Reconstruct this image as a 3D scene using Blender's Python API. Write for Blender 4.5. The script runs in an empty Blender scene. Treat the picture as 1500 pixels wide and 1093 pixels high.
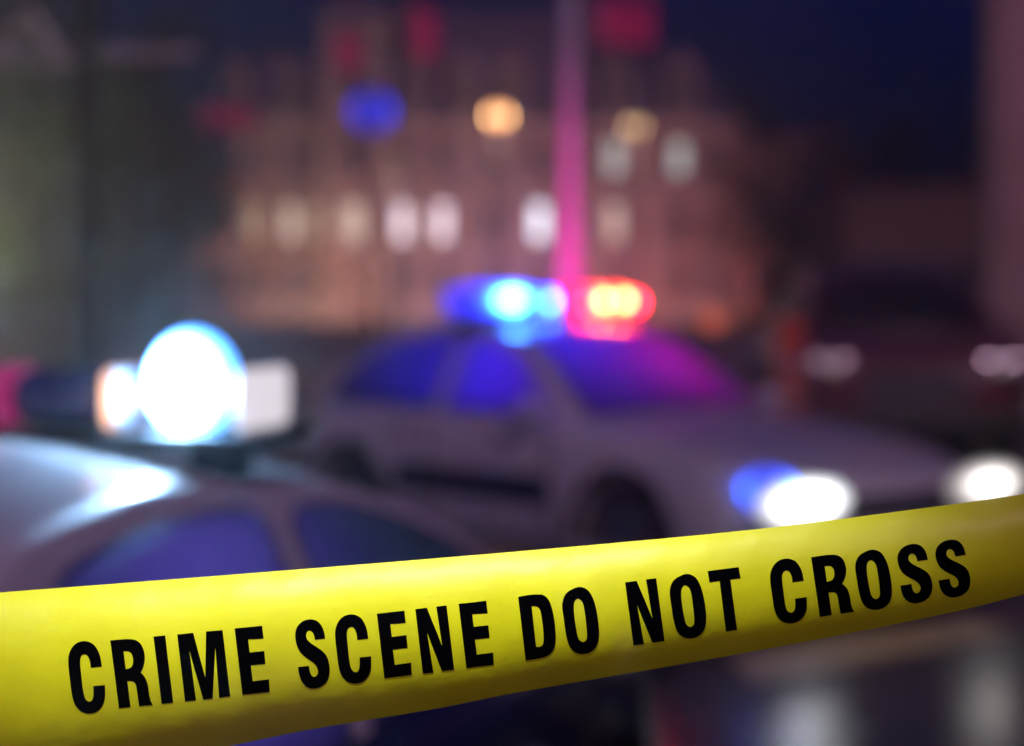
import bpy, bmesh, math, random
from mathutils import Vector, Matrix
from mathutils.geometry import tessellate_polygon
R = math.radians
random.seed(7)
S = bpy.context.scene
COL = S.collection

# ---------------------------------------------------------------- camera, sky, lights, exposure
CAM_H, FPX, HORIZ = 1.70, 3000.0, 420.0          # camera height (m), focal length and horizon row in photo pixels
cd = bpy.data.cameras.new('camera')
cam = bpy.data.objects.new('camera', cd); COL.objects.link(cam); S.camera = cam
cam.location = (0, 0, CAM_H); cam.rotation_euler = (R(90), 0, 0)
cd.sensor_width = 36; cd.lens = 72; cd.shift_y = -(546.5 - HORIZ) / 1500
cd.clip_start = 0.05; cd.clip_end = 1500
cd.dof.use_dof = True; cd.dof.focus_distance = 1.0; cd.dof.aperture_fstop = 4.2

w = bpy.data.worlds.new('World'); S.world = w; w.use_nodes = True
nt = w.node_tree; bg = nt.nodes['Background']
sky = nt.nodes.new('ShaderNodeTexSky'); sky.sky_type = 'NISHITA'; sky.sun_disc = False
sky.sun_elevation = R(0.3); sky.sun_rotation = R(200); sky.ozone_density = 10; sky.dust_density = 0
nt.links.new(sky.outputs[0], bg.inputs[0]); bg.inputs[1].default_value = 0.14

sd = bpy.data.lights.new('sun', 'SUN'); sd.energy = 0.75; sd.angle = R(12); sd.color = (1, .58, .82)
so = bpy.data.objects.new('sun', sd); COL.objects.link(so); so.rotation_euler = (R(60), 0, R(10))

S.view_settings.view_transform = 'Standard'; S.view_settings.look = 'None'
S.view_settings.gamma = 1; S.view_settings.exposure = 0; S.view_settings.use_curve_mapping = False
S.cycles.use_denoising = True
S.cycles.denoising_input_passes = 'RGB_ALBEDO_NORMAL'
S.cycles.volume_bounces = 0; S.cycles.max_bounces = 5; S.cycles.transparent_max_bounces = 12
S.cycles.sample_clamp_indirect = 4

# spot added above the camera, no lamp seen there: it lights the tape only
fl = bpy.data.lights.new('tape_spot', 'SPOT'); fl.energy = 60; fl.spot_size = R(38); fl.spot_blend = 1.0
fl.shadow_soft_size = 0.05; fl.color = (1, 1, .92)
fo = bpy.data.objects.new('tape_spot', fl); COL.objects.link(fo)
fo.location = (-0.16, 0.50, 2.36)
fo.rotation_euler = (Vector((-0.07, 1.0, 1.57)) - fo.location).to_track_quat('-Z', 'Y').to_euler()

def P(px, py, Y):                                # photo pixel + distance -> world point
    return Vector(((px - 750) / FPX * Y, Y, CAM_H - (py - HORIZ) / FPX * Y))

# ---------------------------------------------------------------- materials
def mat(name, col, rough=.6, metal=0, noise=0, nscale=5, bump=0, bscale=40, emis=None, estr=0, coat=0, transm=0, spec=None):
    m = bpy.data.materials.new(name); m.use_nodes = True
    t = m.node_tree; b = t.nodes['Principled BSDF']
    b.inputs['Base Color'].default_value = (*col, 1); b.inputs['Roughness'].default_value = rough
    b.inputs['Metallic'].default_value = metal; b.inputs['Coat Weight'].default_value = coat
    b.inputs['Coat Roughness'].default_value = .05
    if spec is not None: b.inputs['Specular IOR Level'].default_value = spec
    tc = t.nodes.new('ShaderNodeTexCoord')
    if noise:
        n = t.nodes.new('ShaderNodeTexNoise'); n.inputs['Scale'].default_value = nscale; n.inputs['Detail'].default_value = 6
        t.links.new(tc.outputs['Object'], n.inputs['Vector'])
        r = t.nodes.new('ShaderNodeMapRange'); r.inputs['From Min'].default_value = .3; r.inputs['From Max'].default_value = .7
        r.inputs['To Min'].default_value = 1 - noise; r.inputs['To Max'].default_value = 1 + noise
        t.links.new(n.outputs['Fac'], r.inputs['Value'])
        mx = t.nodes.new('ShaderNodeVectorMath'); mx.operation = 'SCALE'; mx.inputs[0].default_value = col
        t.links.new(r.outputs[0], mx.inputs['Scale']); t.links.new(mx.outputs[0], b.inputs['Base Color'])
    if bump:
        n2 = t.nodes.new('ShaderNodeTexNoise'); n2.inputs['Scale'].default_value = bscale; n2.inputs['Detail'].default_value = 5
        t.links.new(tc.outputs['Object'], n2.inputs['Vector'])
        bp = t.nodes.new('ShaderNodeBump'); bp.inputs['Strength'].default_value = bump; bp.inputs['Distance'].default_value = .01
        t.links.new(n2.outputs['Fac'], bp.inputs['Height']); t.links.new(bp.outputs[0], b.inputs['Normal'])
    if emis:
        b.inputs['Emission Color'].default_value = (*emis, 1); b.inputs['Emission Strength'].default_value = estr
    return m

def lamp_mat(name, col, strength, base=(.3, .3, .3), fall=0.0, rim=None, floor=.02):
    """a lit lens; fall > 0 paints bloom into it: glow fading and deepening in colour towards the rim"""
    m = mat(name, base, .2, emis=col, estr=strength)
    if fall:
        t = m.node_tree; b = t.nodes['Principled BSDF']
        tc = t.nodes.new('ShaderNodeTexCoord'); g = t.nodes.new('ShaderNodeTexGradient'); g.gradient_type = 'SPHERICAL'
        mp = t.nodes.new('ShaderNodeMapping'); mp.inputs['Location'].default_value = (0, -.9, -.9); mp.inputs['Scale'].default_value = (0, 1.8, 1.8)  # gradient in the emission imitates bloom
        t.links.new(tc.outputs['Generated'], mp.inputs[0]); t.links.new(mp.outputs[0], g.inputs[0])
        p = t.nodes.new('ShaderNodeMath'); p.operation = 'POWER'; p.inputs[1].default_value = fall
        t.links.new(g.outputs['Fac'], p.inputs[0])
        q = t.nodes.new('ShaderNodeMath'); q.operation = 'MULTIPLY_ADD'; q.inputs[1].default_value = strength; q.inputs[2].default_value = strength * floor
        t.links.new(p.outputs[0], q.inputs[0]); t.links.new(q.outputs[0], b.inputs['Emission Strength'])
        if rim:
            c = t.nodes.new('ShaderNodeMix'); c.data_type = 'RGBA'; c.inputs['A'].default_value = (*rim, 1); c.inputs['B'].default_value = (*col, 1)
            t.links.new(g.outputs['Fac'], c.inputs['Factor']); t.links.new(c.outputs['Result'], b.inputs['Emission Color'])
    return m

M = {}
M['black'] = mat('black_ink', (.001, .001, .002), 1, spec=.0)
M['paint_white'] = mat('white_car_paint', (.68, .68, .70), .28, noise=.05, nscale=3, coat=.8)
M['paint_navy'] = mat('navy_car_paint', (.012, .018, .07), .3, coat=.8)
M['paint_maroon'] = mat('maroon_car_paint', (.16, .04, .05), .3, coat=.8, noise=.1)
M['glass_dark'] = mat('tinted_car_glass', (.05, .05, .07), .3, noise=.3, nscale=4)
def let_glow_through(m):
    """tinted glass made translucent so the added cabin lights glow through"""
    t = m.node_tree; b = t.nodes['Principled BSDF']; out = t.nodes['Material Output']
    tr = t.nodes.new('ShaderNodeBsdfTranslucent'); tr.inputs[0].default_value = (.42, .42, .45, 1)
    a = t.nodes.new('ShaderNodeMixShader'); a.inputs[0].default_value = .6  # translucent share added to make the panes glow
    t.links.new(b.outputs[0], a.inputs[1]); t.links.new(tr.outputs[0], a.inputs[2]); t.links.new(a.outputs[0], out.inputs[0])
let_glow_through(M['glass_dark'])
M['rubber'] = mat('tyre_rubber', (.015, .015, .016), .8, noise=.3, nscale=20)
M['trim'] = mat('black_plastic_trim', (.02, .02, .022), .5, bump=.2)
M['alloy'] = mat('wheel_alloy', (.35, .35, .37), .35, metal=.9)
M['chrome'] = mat('chrome', (.6, .6, .6), .12, metal=1)
M['steel'] = mat('painted_steel', (.32, .32, .33), .45, noise=.15, nscale=8)
M['pole_pale'] = mat('pale_painted_pole', (.62, .58, .58), .4, noise=.1, nscale=6)
M['dark_steel'] = mat('dark_painted_steel', (.03, .03, .035), .5, noise=.2)
M['stone'] = mat('facade_stone', (.34, .26, .22), .85, noise=.25, nscale=.6, bump=.5, bscale=8)
M['stone_pale'] = mat('pale_trim_stone', (.46, .4, .33), .8, noise=.15, nscale=1.5)
M['stone_dim'] = mat('brown_brick', (.26, .15, .12), .9, noise=.3, nscale=1.2)
M['slate'] = mat('purple_slate', (.19, .12, .20), .55, noise=.35, nscale=2, bump=.4, bscale=6)
M['column'] = mat('pinkish_render', (.52, .34, .32), .8, noise=.15, nscale=1.2, bump=.3)
M['pane_dark'] = mat('dark_window_glass', (.03, .03, .045), .1)
M['frame'] = mat('window_frame_paint', (.4, .38, .36), .5)
M['flag_red'] = mat('crimson_cloth', (.8, .005, .22), .8, noise=.1, nscale=3)
M['bark'] = mat('bark', (.05, .038, .035), .9, noise=.3, nscale=6, bump=.6, bscale=15)
M['leaf_green'] = mat('green_leaves', (.075, .12, .04), .6, noise=.4, nscale=.8)
M['leaf_dark'] = mat('dark_leaves', (.09, .07, .05), .65, noise=.4, nscale=.8)
M['orange'] = mat('orange_plastic', (.5, .09, .03), .5)
M['reflective'] = mat('reflective_band', (.4, .25, .25), .35)
M['yellow_paint'] = mat('yellow_post_paint', (.5, .38, .05), .5, noise=.2)
M['kerb'] = mat('kerb_concrete', (.28, .26, .25), .8, noise=.2, nscale=3, bump=.3)
M['paving'] = mat('pavement_concrete', (.22, .2, .2), .7, noise=.25, nscale=1.5, bump=.3)

# wet asphalt: puddles make it mirror-like in patches
def asphalt():
    m = bpy.data.materials.new('wet_asphalt'); m.use_nodes = True; t = m.node_tree; b = t.nodes['Principled BSDF']
    tc = t.nodes.new('ShaderNodeTexCoord')
    n = t.nodes.new('ShaderNodeTexNoise'); n.inputs['Scale'].default_value = .45; n.inputs['Detail'].default_value = 4
    t.links.new(tc.outputs['Object'], n.inputs['Vector'])
    r = t.nodes.new('ShaderNodeMapRange'); r.inputs['From Min'].default_value = .42; r.inputs['From Max'].default_value = .62
    r.inputs['To Min'].default_value = .22; r.inputs['To Max'].default_value = .42
    t.links.new(n.outputs['Fac'], r.inputs['Value']); t.links.new(r.outputs[0], b.inputs['Roughness'])
    g = t.nodes.new('ShaderNodeTexNoise'); g.inputs['Scale'].default_value = 60; g.inputs['Detail'].default_value = 6
    t.links.new(tc.outputs['Object'], g.inputs['Vector'])
    cr = t.nodes.new('ShaderNodeMapRange'); cr.inputs['To Min'].default_value = .006; cr.inputs['To Max'].default_value = .02
    t.links.new(g.outputs['Fac'], cr.inputs['Value']); t.links.new(cr.outputs[0], b.inputs['Base Color'])
    bp = t.nodes.new('ShaderNodeBump'); bp.inputs['Strength'].default_value = .25; bp.inputs['Distance'].default_value = .004
    t.links.new(g.outputs['Fac'], bp.inputs['Height']); t.links.new(bp.outputs[0], b.inputs['Normal'])
    b.inputs['Specular IOR Level'].default_value = .4
    return m
M['asphalt'] = asphalt()
M['tan_patch'] = mat('tan_road_patch', (.5, .36, .16), .4, noise=.5, nscale=9)

# tape film: yellow polyethylene, faintly see-through
def tape_mat():
    m = mat('yellow_tape_film', (.80, .82, .006), .45, noise=.05, nscale=30, bump=.04, bscale=90)
    t = m.node_tree; b = t.nodes['Principled BSDF']; out = t.nodes['Material Output']
    tr = t.nodes.new('ShaderNodeBsdfTranslucent'); tr.inputs[0].default_value = (.86, .78, .05, 1)
    tp = t.nodes.new('ShaderNodeBsdfTransparent')
    a = t.nodes.new('ShaderNodeMixShader'); a.inputs[0].default_value = .12
    c = t.nodes.new('ShaderNodeMixShader'); c.inputs[0].default_value = .03
    t.links.new(b.outputs[0], a.inputs[1]); t.links.new(tr.outputs[0], a.inputs[2])
    t.links.new(a.outputs[0], c.inputs[1]); t.links.new(tp.outputs[0], c.inputs[2]); t.links.new(c.outputs[0], out.inputs[0])
    return m
M['tape'] = tape_mat()

# ---------------------------------------------------------------- mesh helpers
class MB:
    def __init__(s): s.v = []; s.f = []
    def face(s, pts):
        k = len(s.v); s.v += [tuple(p) for p in pts]; s.f.append(tuple(range(k, k + len(pts)))); return s
    def box(s, x0, y0, z0, x1, y1, z1):
        k = len(s.v)
        s.v += [(x0,y0,z0),(x1,y0,z0),(x1,y1,z0),(x0,y1,z0),(x0,y0,z1),(x1,y0,z1),(x1,y1,z1),(x0,y1,z1)]
        s.f += [tuple(k+i for i in q) for q in ((0,3,2,1),(4,5,6,7),(0,1,5,4),(1,2,6,5),(2,3,7,6),(3,0,4,7))]; return s
    def grid(s, rows, close=False):
        k = len(s.v); n = len(rows[0])
        for r in rows: s.v += [tuple(p) for p in r]
        for i in range(len(rows) - 1):
            for j in range(n if close else n - 1):
                a = k + i*n + j; b = k + i*n + (j+1) % n
                s.f.append((a, b, b + n, a + n))
        return s
    def tube(s, pts, rad, n=12, caps=True):
        rows = []
        for i, p in enumerate(pts):
            p = Vector(p); q0 = Vector(pts[max(0, i-1)]); q1 = Vector(pts[min(len(pts)-1, i+1)])
            d = (q1 - q0).normalized(); up = Vector((0, 0, 1)) if abs(d.z) < .9 else Vector((1, 0, 0))
            a = d.cross(up).normalized(); b = d.cross(a)
            r = rad[i] if isinstance(rad, (list, tuple)) else rad
            rows.append([p + (a*math.cos(t) + b*math.sin(t))*r for t in [2*math.pi*j/n for j in range(n)]])
        s.grid(rows, True)
        if caps: s.face(rows[0]); s.face(rows[-1][::-1])
        return s
    def sphere(s, c, r, n=12, sz=1.0):
        c = Vector(c)
        rows = [[c + Vector((math.cos(a)*math.sin(b)*r, math.sin(a)*math.sin(b)*r, math.cos(b)*r*sz)) for a in [2*math.pi*j/n for j in range(n)]]
                for b in [math.pi*(i+.02)/(n//2+.04) for i in range(n//2+1)]]
        return s.grid(rows, True)
    def mesh(s, name):
        me = bpy.data.meshes.new(name); me.from_pydata(s.v, [], s.f); me.validate()
        bm = bmesh.new(); bm.from_mesh(me); bmesh.ops.remove_doubles(bm, verts=bm.verts, dist=1e-5)
        bmesh.ops.recalc_face_normals(bm, faces=bm.faces); bm.to_mesh(me); bm.free(); return me
    def build(s, name, m, parent=None, smooth=False, bevel=0, solid=0):
        me = s.mesh(name); me.materials.append(m)
        o = bpy.data.objects.new(name, me); COL.objects.link(o)
        if parent: o.parent = parent
        if smooth:
            for p in me.polygons: p.use_smooth = True
        if solid:
            q = o.modifiers.new('solid', 'SOLIDIFY'); q.thickness = solid; q.offset = -1
        if bevel:
            q = o.modifiers.new('bevel', 'BEVEL'); q.width = bevel; q.segments = 3; q.limit_method = 'ANGLE'
        return o

def tag(o, label=None, cat=None, group=None, kind=None):
    if label: o['label'] = label
    if cat: o['category'] = cat
    if group: o['group'] = group
    if kind: o['kind'] = kind
    return o
def empty(name, loc=(0, 0, 0), rz=0):
    o = bpy.data.objects.new(name, None); COL.objects.link(o); o.location = loc; o.rotation_euler = (0, 0, rz); return o
def copy_tree(o, parent=None):
    c = o.copy(); COL.objects.link(c); c.parent = parent
    for ch in list(o.children): copy_tree(ch, c)
    return c
def lerp(a, b, t): return a + (b - a) * t
def interp(pts, x):
    if x <= pts[0][0]: return pts[0][1]
    for (a, b), (c, d) in zip(pts, pts[1:]):
        if x <= c: return lerp(b, d, (x - a) / (c - a))
    return pts[-1][1]
def sinterp(pts, x):                              # smooth (Catmull-Rom) interpolation
    n = len(pts)
    if x <= pts[0][0]: return pts[0][1]
    if x >= pts[-1][0]: return pts[-1][1]
    for i in range(n - 1):
        if x <= pts[i+1][0]:
            p1, p2 = pts[i], pts[i+1]; p0 = pts[i-1] if i else None; p3 = pts[i+2] if i+2 < n else None
            h = p2[0]-p1[0]
            m1 = (p2[1]-p0[1])/(p2[0]-p0[0]) if p0 else (p2[1]-p1[1])/h
            m2 = (p3[1]-p1[1])/(p3[0]-p1[0]) if p3 else (p2[1]-p1[1])/h
            t = (x-p1[0])/h
            return (2*t**3-3*t*t+1)*p1[1] + (t**3-2*t*t+t)*h*m1 + (-2*t**3+3*t*t)*p2[1] + (t**3-t*t)*h*m2

# ---------------------------------------------------------------- ground
o = MB().face([(-190, -40, 0), (190, -40, 0), (190, 190, 0), (-190, 190, 0)]).build('ground', M['paving']); tag(o, kind='structure')
o = MB().face([(-120, -12, .004), (120, -12, .004), (120, 46, .004), (-120, 46, .004)]).build('road', M['asphalt']); tag(o, kind='structure')
o = MB().box(-120, 46, 0, 120, 46.2, .14).build('kerb', M['kerb'], bevel=.02); tag(o, kind='structure')
o = MB().box(-120, 46.2, 0, 120, 58, .13).build('pavement', M['paving']); tag(o, kind='structure')
# warm tan patch of uneven tone on the road before the second car
def ground_at(px, py, z=0.0):
    Y = FPX * (CAM_H - z) / (py - HORIZ); p = P(px, py, Y); p.z = z; return p
mk = MB()
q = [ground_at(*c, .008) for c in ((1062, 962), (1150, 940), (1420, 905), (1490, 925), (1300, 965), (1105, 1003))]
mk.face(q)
o = mk.build('road_patch', M['tan_patch']); tag(o, kind='structure')

# ---------------------------------------------------------------- crime scene tape
TOP = [(-420, 902), (0, 868), (350, 841), (750, 808.5), (1100, 776), (1340, 746), (1500, 723.5), (1900, 655)]
BOT = [(-420, 1205), (0, 1151), (200, 1118), (350, 1090), (453, 1069), (640, 1038), (750, 1016), (1100, 955), (1390, 898), (1500, 871), (1900, 770)]
TD = 1.0                                          # distance from the camera (m): tape is 72 mm wide
def tape_pt(px, py, lift=0.0):
    """point of the tape's front face that is seen at photo pixel (px, py)"""
    yt, yb = sinterp(TOP, px), sinterp(BOT, px)
    t = (py - yt) / (yb - yt)
    c = 2*t - 1
    hw = (yb - yt) / FPX / 2 * TD
    depth = hw * (.10*c + .30*c*c + .10*c**4)   # bulges towards the camera, both edges roll back
    rip = .0006*math.sin(px*.011 + t*2.3) + .0003*math.sin(px*.031 - t*4) + .00008*math.sin(px*.083 + t*9)
    return P(px, py, TD + depth + rip - lift)
tm = MB()
xs = [-420 + 5*i for i in range(465)]
tm.grid([[tape_pt(x, lerp(sinterp(TOP, x), sinterp(BOT, x), j/24)) for j in range(25)] for x in xs])
tape = tm.build('crime_scene_tape', M['tape'], smooth=True)
tag(tape, 'yellow plastic barrier tape reading CRIME SCENE DO NOT CROSS stretched across the foreground', 'barrier tape')

def smooth_outline(pts):
    """points (x, y[, 1 = corner]); runs between corners become Catmull-Rom curves"""
    n = len(pts); out = []
    P_ = [Vector(p[:2]) for p in pts]; cor = [len(p) > 2 for p in pts]
    for i in range(n):
        p1, p2 = P_[i], P_[(i+1) % n]
        if cor[i] and cor[(i+1) % n]: out.append(p1); continue
        p0 = p1 if cor[i] else P_[i-1]; p3 = p2 if cor[(i+1) % n] else P_[(i+2) % n]
        for k in range(4):
            t = k/4
            out.append(.5*((2*p1) + (p2-p0)*t + (2*p0-5*p1+4*p2-p3)*t*t + (3*p1-p0-3*p2+p3)*t**3))
    return out
def cell(bl, br, tl, scale, ox, oy):
    f = lambda p: Vector((ox + p[0]/scale, oy + p[1]/scale))
    return f(bl), f(br), f(tl)
Z1 = (4.545, 80, 860); Z2 = (4.545, 420, 860); Z3 = (4.286, 750, 800); Z4 = (4.286, 1100, 760)
# glyph outlines, traced as (x, y) and then normalised by the cell of the letter they were traced from
GL = {
 'S': (cell((94,672),(296,648),(43,237),*Z2), (9.5,425,900), [[(489,338,1),(478,270),(455,195),(420,135),(370,90),(310,72),(250,73),(180,95),(120,145),(83,210),(70,290),(78,370),(100,450),(140,525),(200,585),(270,635),(330,680),(370,730),(388,790),(378,840),(345,868),(310,862),(283,820),(270,770),(262,716,1),(110,734,1),(122,820),(150,910),(190,970),(245,1015),(310,1032),(380,1025),(445,1000),(500,950),(535,885),(550,790),(545,700),(525,620),(490,555),(440,505),(370,455),(300,410),(245,360),(222,310),(228,260),(255,228),(290,232),(320,265),(335,305),(345,354,1)]]),
 'R': (cell((428,808),(652,784),(371,356),*Z1), (9.507,155,930), [[(62,78,1),(180,68),(300,60),(400,68),(470,110),(515,180),(540,270),(542,350),(525,440),(485,525,1),(530,570),(565,630),(590,720),(605,830),(625,920),(655,975,1),(465,993,1),(450,900),(435,800),(425,730),(410,680),(375,650),(300,645,1),(345,1003,1),(183,1023,1)],[(247,232,1),(305,230),(345,250),(370,290),(380,350),(375,410),(345,458),(278,478,1)]]),
 'D': (cell((86,718),(286,693),(38,318),*Z3), (10.41,755,865), [[(42,98,1),(150,78),(270,62),(380,62),(440,78),(490,120),(530,190),(565,300),(590,430),(608,580),(615,700),(610,800),(595,870),(560,935),(510,985),(430,1020),(320,1045),(155,1068,1)],[(247,240,1),(310,240),(350,260),(380,310),(400,420),(420,560),(430,700),(428,790),(410,835),(370,860),(315,862,1)]]),
 'M': (cell((868,762),(1170,726),(816,316),*Z1), Z1, [[(816,316,1),(922,305,1),(1003,602,1),(1008,296,1),(1118,287,1),(1170,726,1),(1095,737,1),(1070,405,1),(1052,742,1),(990,750,1),(897,425,1),(942,754,1),(868,762,1)]]),
 'N': (cell((906,578),(1115,550),(856,148),*Z2), Z2, [[(856,148,1),(933,138,1),(1035,392,1),(996,130,1),(1064,122,1),(1115,550,1),(1033,560,1),(935,305,1),(977,570,1),(906,578,1)]]),
 'E': (cell((650,608),(832,585),(600,178),*Z2), Z2, [[(600,178,1),(783,157,1),(793,240,1),(690,247,1),(700,332,1),(797,320,1),(805,405,1),(707,416,1),(720,518,1),(828,503,1),(832,585,1),(650,608,1)]]),
 'T': (cell((1278,546),(1473,520),(1228,157),*Z3), Z3, [[(1228,157,1),(1423,132,1),(1435,202,1),(1371,211,1),(1413,526,1),(1343,537,1),(1303,219,1),(1240,228,1)]]),
 'C': (cell((131,839),(350,816),(76,387),*Z1), Z1, [[(315,530,1),(303,460),(275,400),(240,370),(195,360),(150,372),(115,405),(93,460),(92,530),(105,640),(118,730),(140,790),(180,830),(230,842),(280,830),(315,795),(335,740),(335,653,1),(258,660,1),(258,720),(248,755),(225,762),(203,740),(190,690),(178,590),(170,500),(178,460),(200,448),(220,460),(235,495),(240,538,1)]]),
 'O': (cell((355,681),(561,652),(305,273),*Z3), Z3, [[(430,257),(380,270),(335,305),(315,370),(325,460),(340,560),(362,630),(400,668),(450,678),(500,662),(535,620),(547,550),(537,440),(515,345),(480,280)],[(415,330),(393,350),(388,400),(400,500),(418,580),(445,603),(468,585),(470,540),(460,440),(445,360)]]),
 'I': (cell((712,778),(790,770),(658,330),*Z1), Z1, [[(658,330,1),(736,322,1),(790,770,1),(712,778,1)]]),
}
TEXT = [('C',(131,839),(350,816),(76,387),Z1),('R',(428,808),(652,784),(371,356),Z1),('I',(712,778),(790,770),(658,330),Z1),
        ('M',(868,762),(1170,726),(816,316),Z1),('E',(1250,718),(1432,698),(1198,276),Z1),
        ('S',(94,672),(296,648),(43,237),Z2),('C',(359,641),(575,617),(309,209),Z2),('E',(650,608),(832,585),(600,178),Z2),
        ('N',(906,578),(1115,550),(856,148),Z2),('E',(1196,540),(1378,518),(1145,112),Z2),
        ('D',(86,718),(286,693),(38,318),Z3),('O',(355,681),(561,652),(305,273),Z3),
        ('N',(762,624),(958,596),(710,228),Z3),('O',(1030,584),(1233,554),(980,192),Z3),('T',(1278,546),(1473,520),(1228,157),Z3),
        ('C',(159,659),(364,629),(107,279),Z4),('R',(433,618),(648,583),(378,242),Z4),('O',(696,577),(900,545),(644,212),Z4),
        ('S',(957,532),(1149,502),(907,182),Z4),('S',(1197,496),(1388,464),(1145,156),Z4)]
for ch, bl, br, tl, z in TEXT:
    (gbl, gbr, gtl), (gs, gx, gy), loops = GL[ch]
    A = Matrix(((gbr.x-gbl.x, gtl.x-gbl.x), (gbr.y-gbl.y, gtl.y-gbl.y))).inverted()
    dbl, dbr, dtl = cell(bl, br, tl, *z)
    B = Matrix(((dbr.x-dbl.x, dtl.x-dbl.x), (dbr.y-dbl.y, dtl.y-dbl.y)))
    lp = []
    for L in loops:
        L = smooth_outline([((p[0]/gs+gx), (p[1]/gs+gy), *p[2:]) for p in L])
        lp.append([B @ (A @ (p - gbl)) + dbl for p in L])
    flat = [Vector((p.x, p.y, 0)) for L in lp for p in L]
    tris = tessellate_polygon([[Vector((p.x, p.y, 0)) for p in L] for L in lp])
    bm = bmesh.new(); vs = [bm.verts.new(p) for p in flat]
    for t in tris:
        try: bm.faces.new([vs[i] for i in t])
        except ValueError: pass
    y0 = min(p.y for p in flat); y1 = max(p.y for p in flat)
    for k in range(1, 14):
        bmesh.ops.bisect_plane(bm, geom=bm.verts[:] + bm.edges[:] + bm.faces[:], plane_co=(0, lerp(y0, y1, k/14), 0), plane_no=(0, 1, 0))
    x0 = min(p.x for p in flat); x1 = max(p.x for p in flat)
    for k in range(1, 4):
        bmesh.ops.bisect_plane(bm, geom=bm.verts[:] + bm.edges[:] + bm.faces[:], plane_co=(lerp(x0, x1, k/4), 0, 0), plane_no=(1, 0, 0))
    for v in bm.verts: v.co = tape_pt(v.co.x, v.co.y, .00018)
    bmesh.ops.recalc_face_normals(bm, faces=bm.faces)
    me = bpy.data.meshes.new('letter'); bm.to_mesh(me); bm.free(); me.materials.append(M['black'])
    o = bpy.data.objects.new('letter', me); COL.objects.link(o); o.parent = tape; o['label'] = 'black printed letter ' + ch

# ---------------------------------------------------------------- cars
def lens_box(x0, y0, z0, x1, y1, z1): return MB().box(x0, y0, z0, x1, y1, z1)

def wheel(parent, x, y, r=.33, wd=.22):
    side = -1 if y < 0 else 1
    wroot = MB()
    prof = [(-.5, .78), (-.5, .93), (-.38, 1), (.38, 1), (.5, .93), (.5, .78)]
    n = 32
    rows = [[Vector((math.cos(a)*r*q, p*wd, math.sin(a)*r*q)) for p, q in prof] for a in [2*math.pi*j/n for j in range(n+1)]]
    wroot.grid(rows)
    ty = wroot.build('wheel', M['rubber'], parent, smooth=False); ty.location = (x, y, r)
    rim = MB()
    for k in range(10):
        a = 2*math.pi*k/10; c, s_ = math.cos(a), math.sin(a)
        d = Vector((c, 0, s_)); t = Vector((-s_, 0, c)); yy = side*wd*.42
        rim.face([d*.1*r + t*.035 + Vector((0, yy+.02*side, 0)), d*.76*r + t*.03 + Vector((0, yy, 0)), d*.76*r - t*.03 + Vector((0, yy, 0)), d*.1*r - t*.035 + Vector((0, yy+.02*side, 0))])
    rim.grid([[Vector((math.cos(a)*r*q, side*wd*p, math.sin(a)*r*q)) for q, p in ((.80, .44), (.74, .47), (.70, .40), (.69, 0), (0, 0))] for a in [2*math.pi*j/n for j in range(n+1)]])
    rim.sphere((0, side*wd*.42, 0), .05, 10)
    rim.build('rim', M['alloy'], ty)
    return ty

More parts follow.
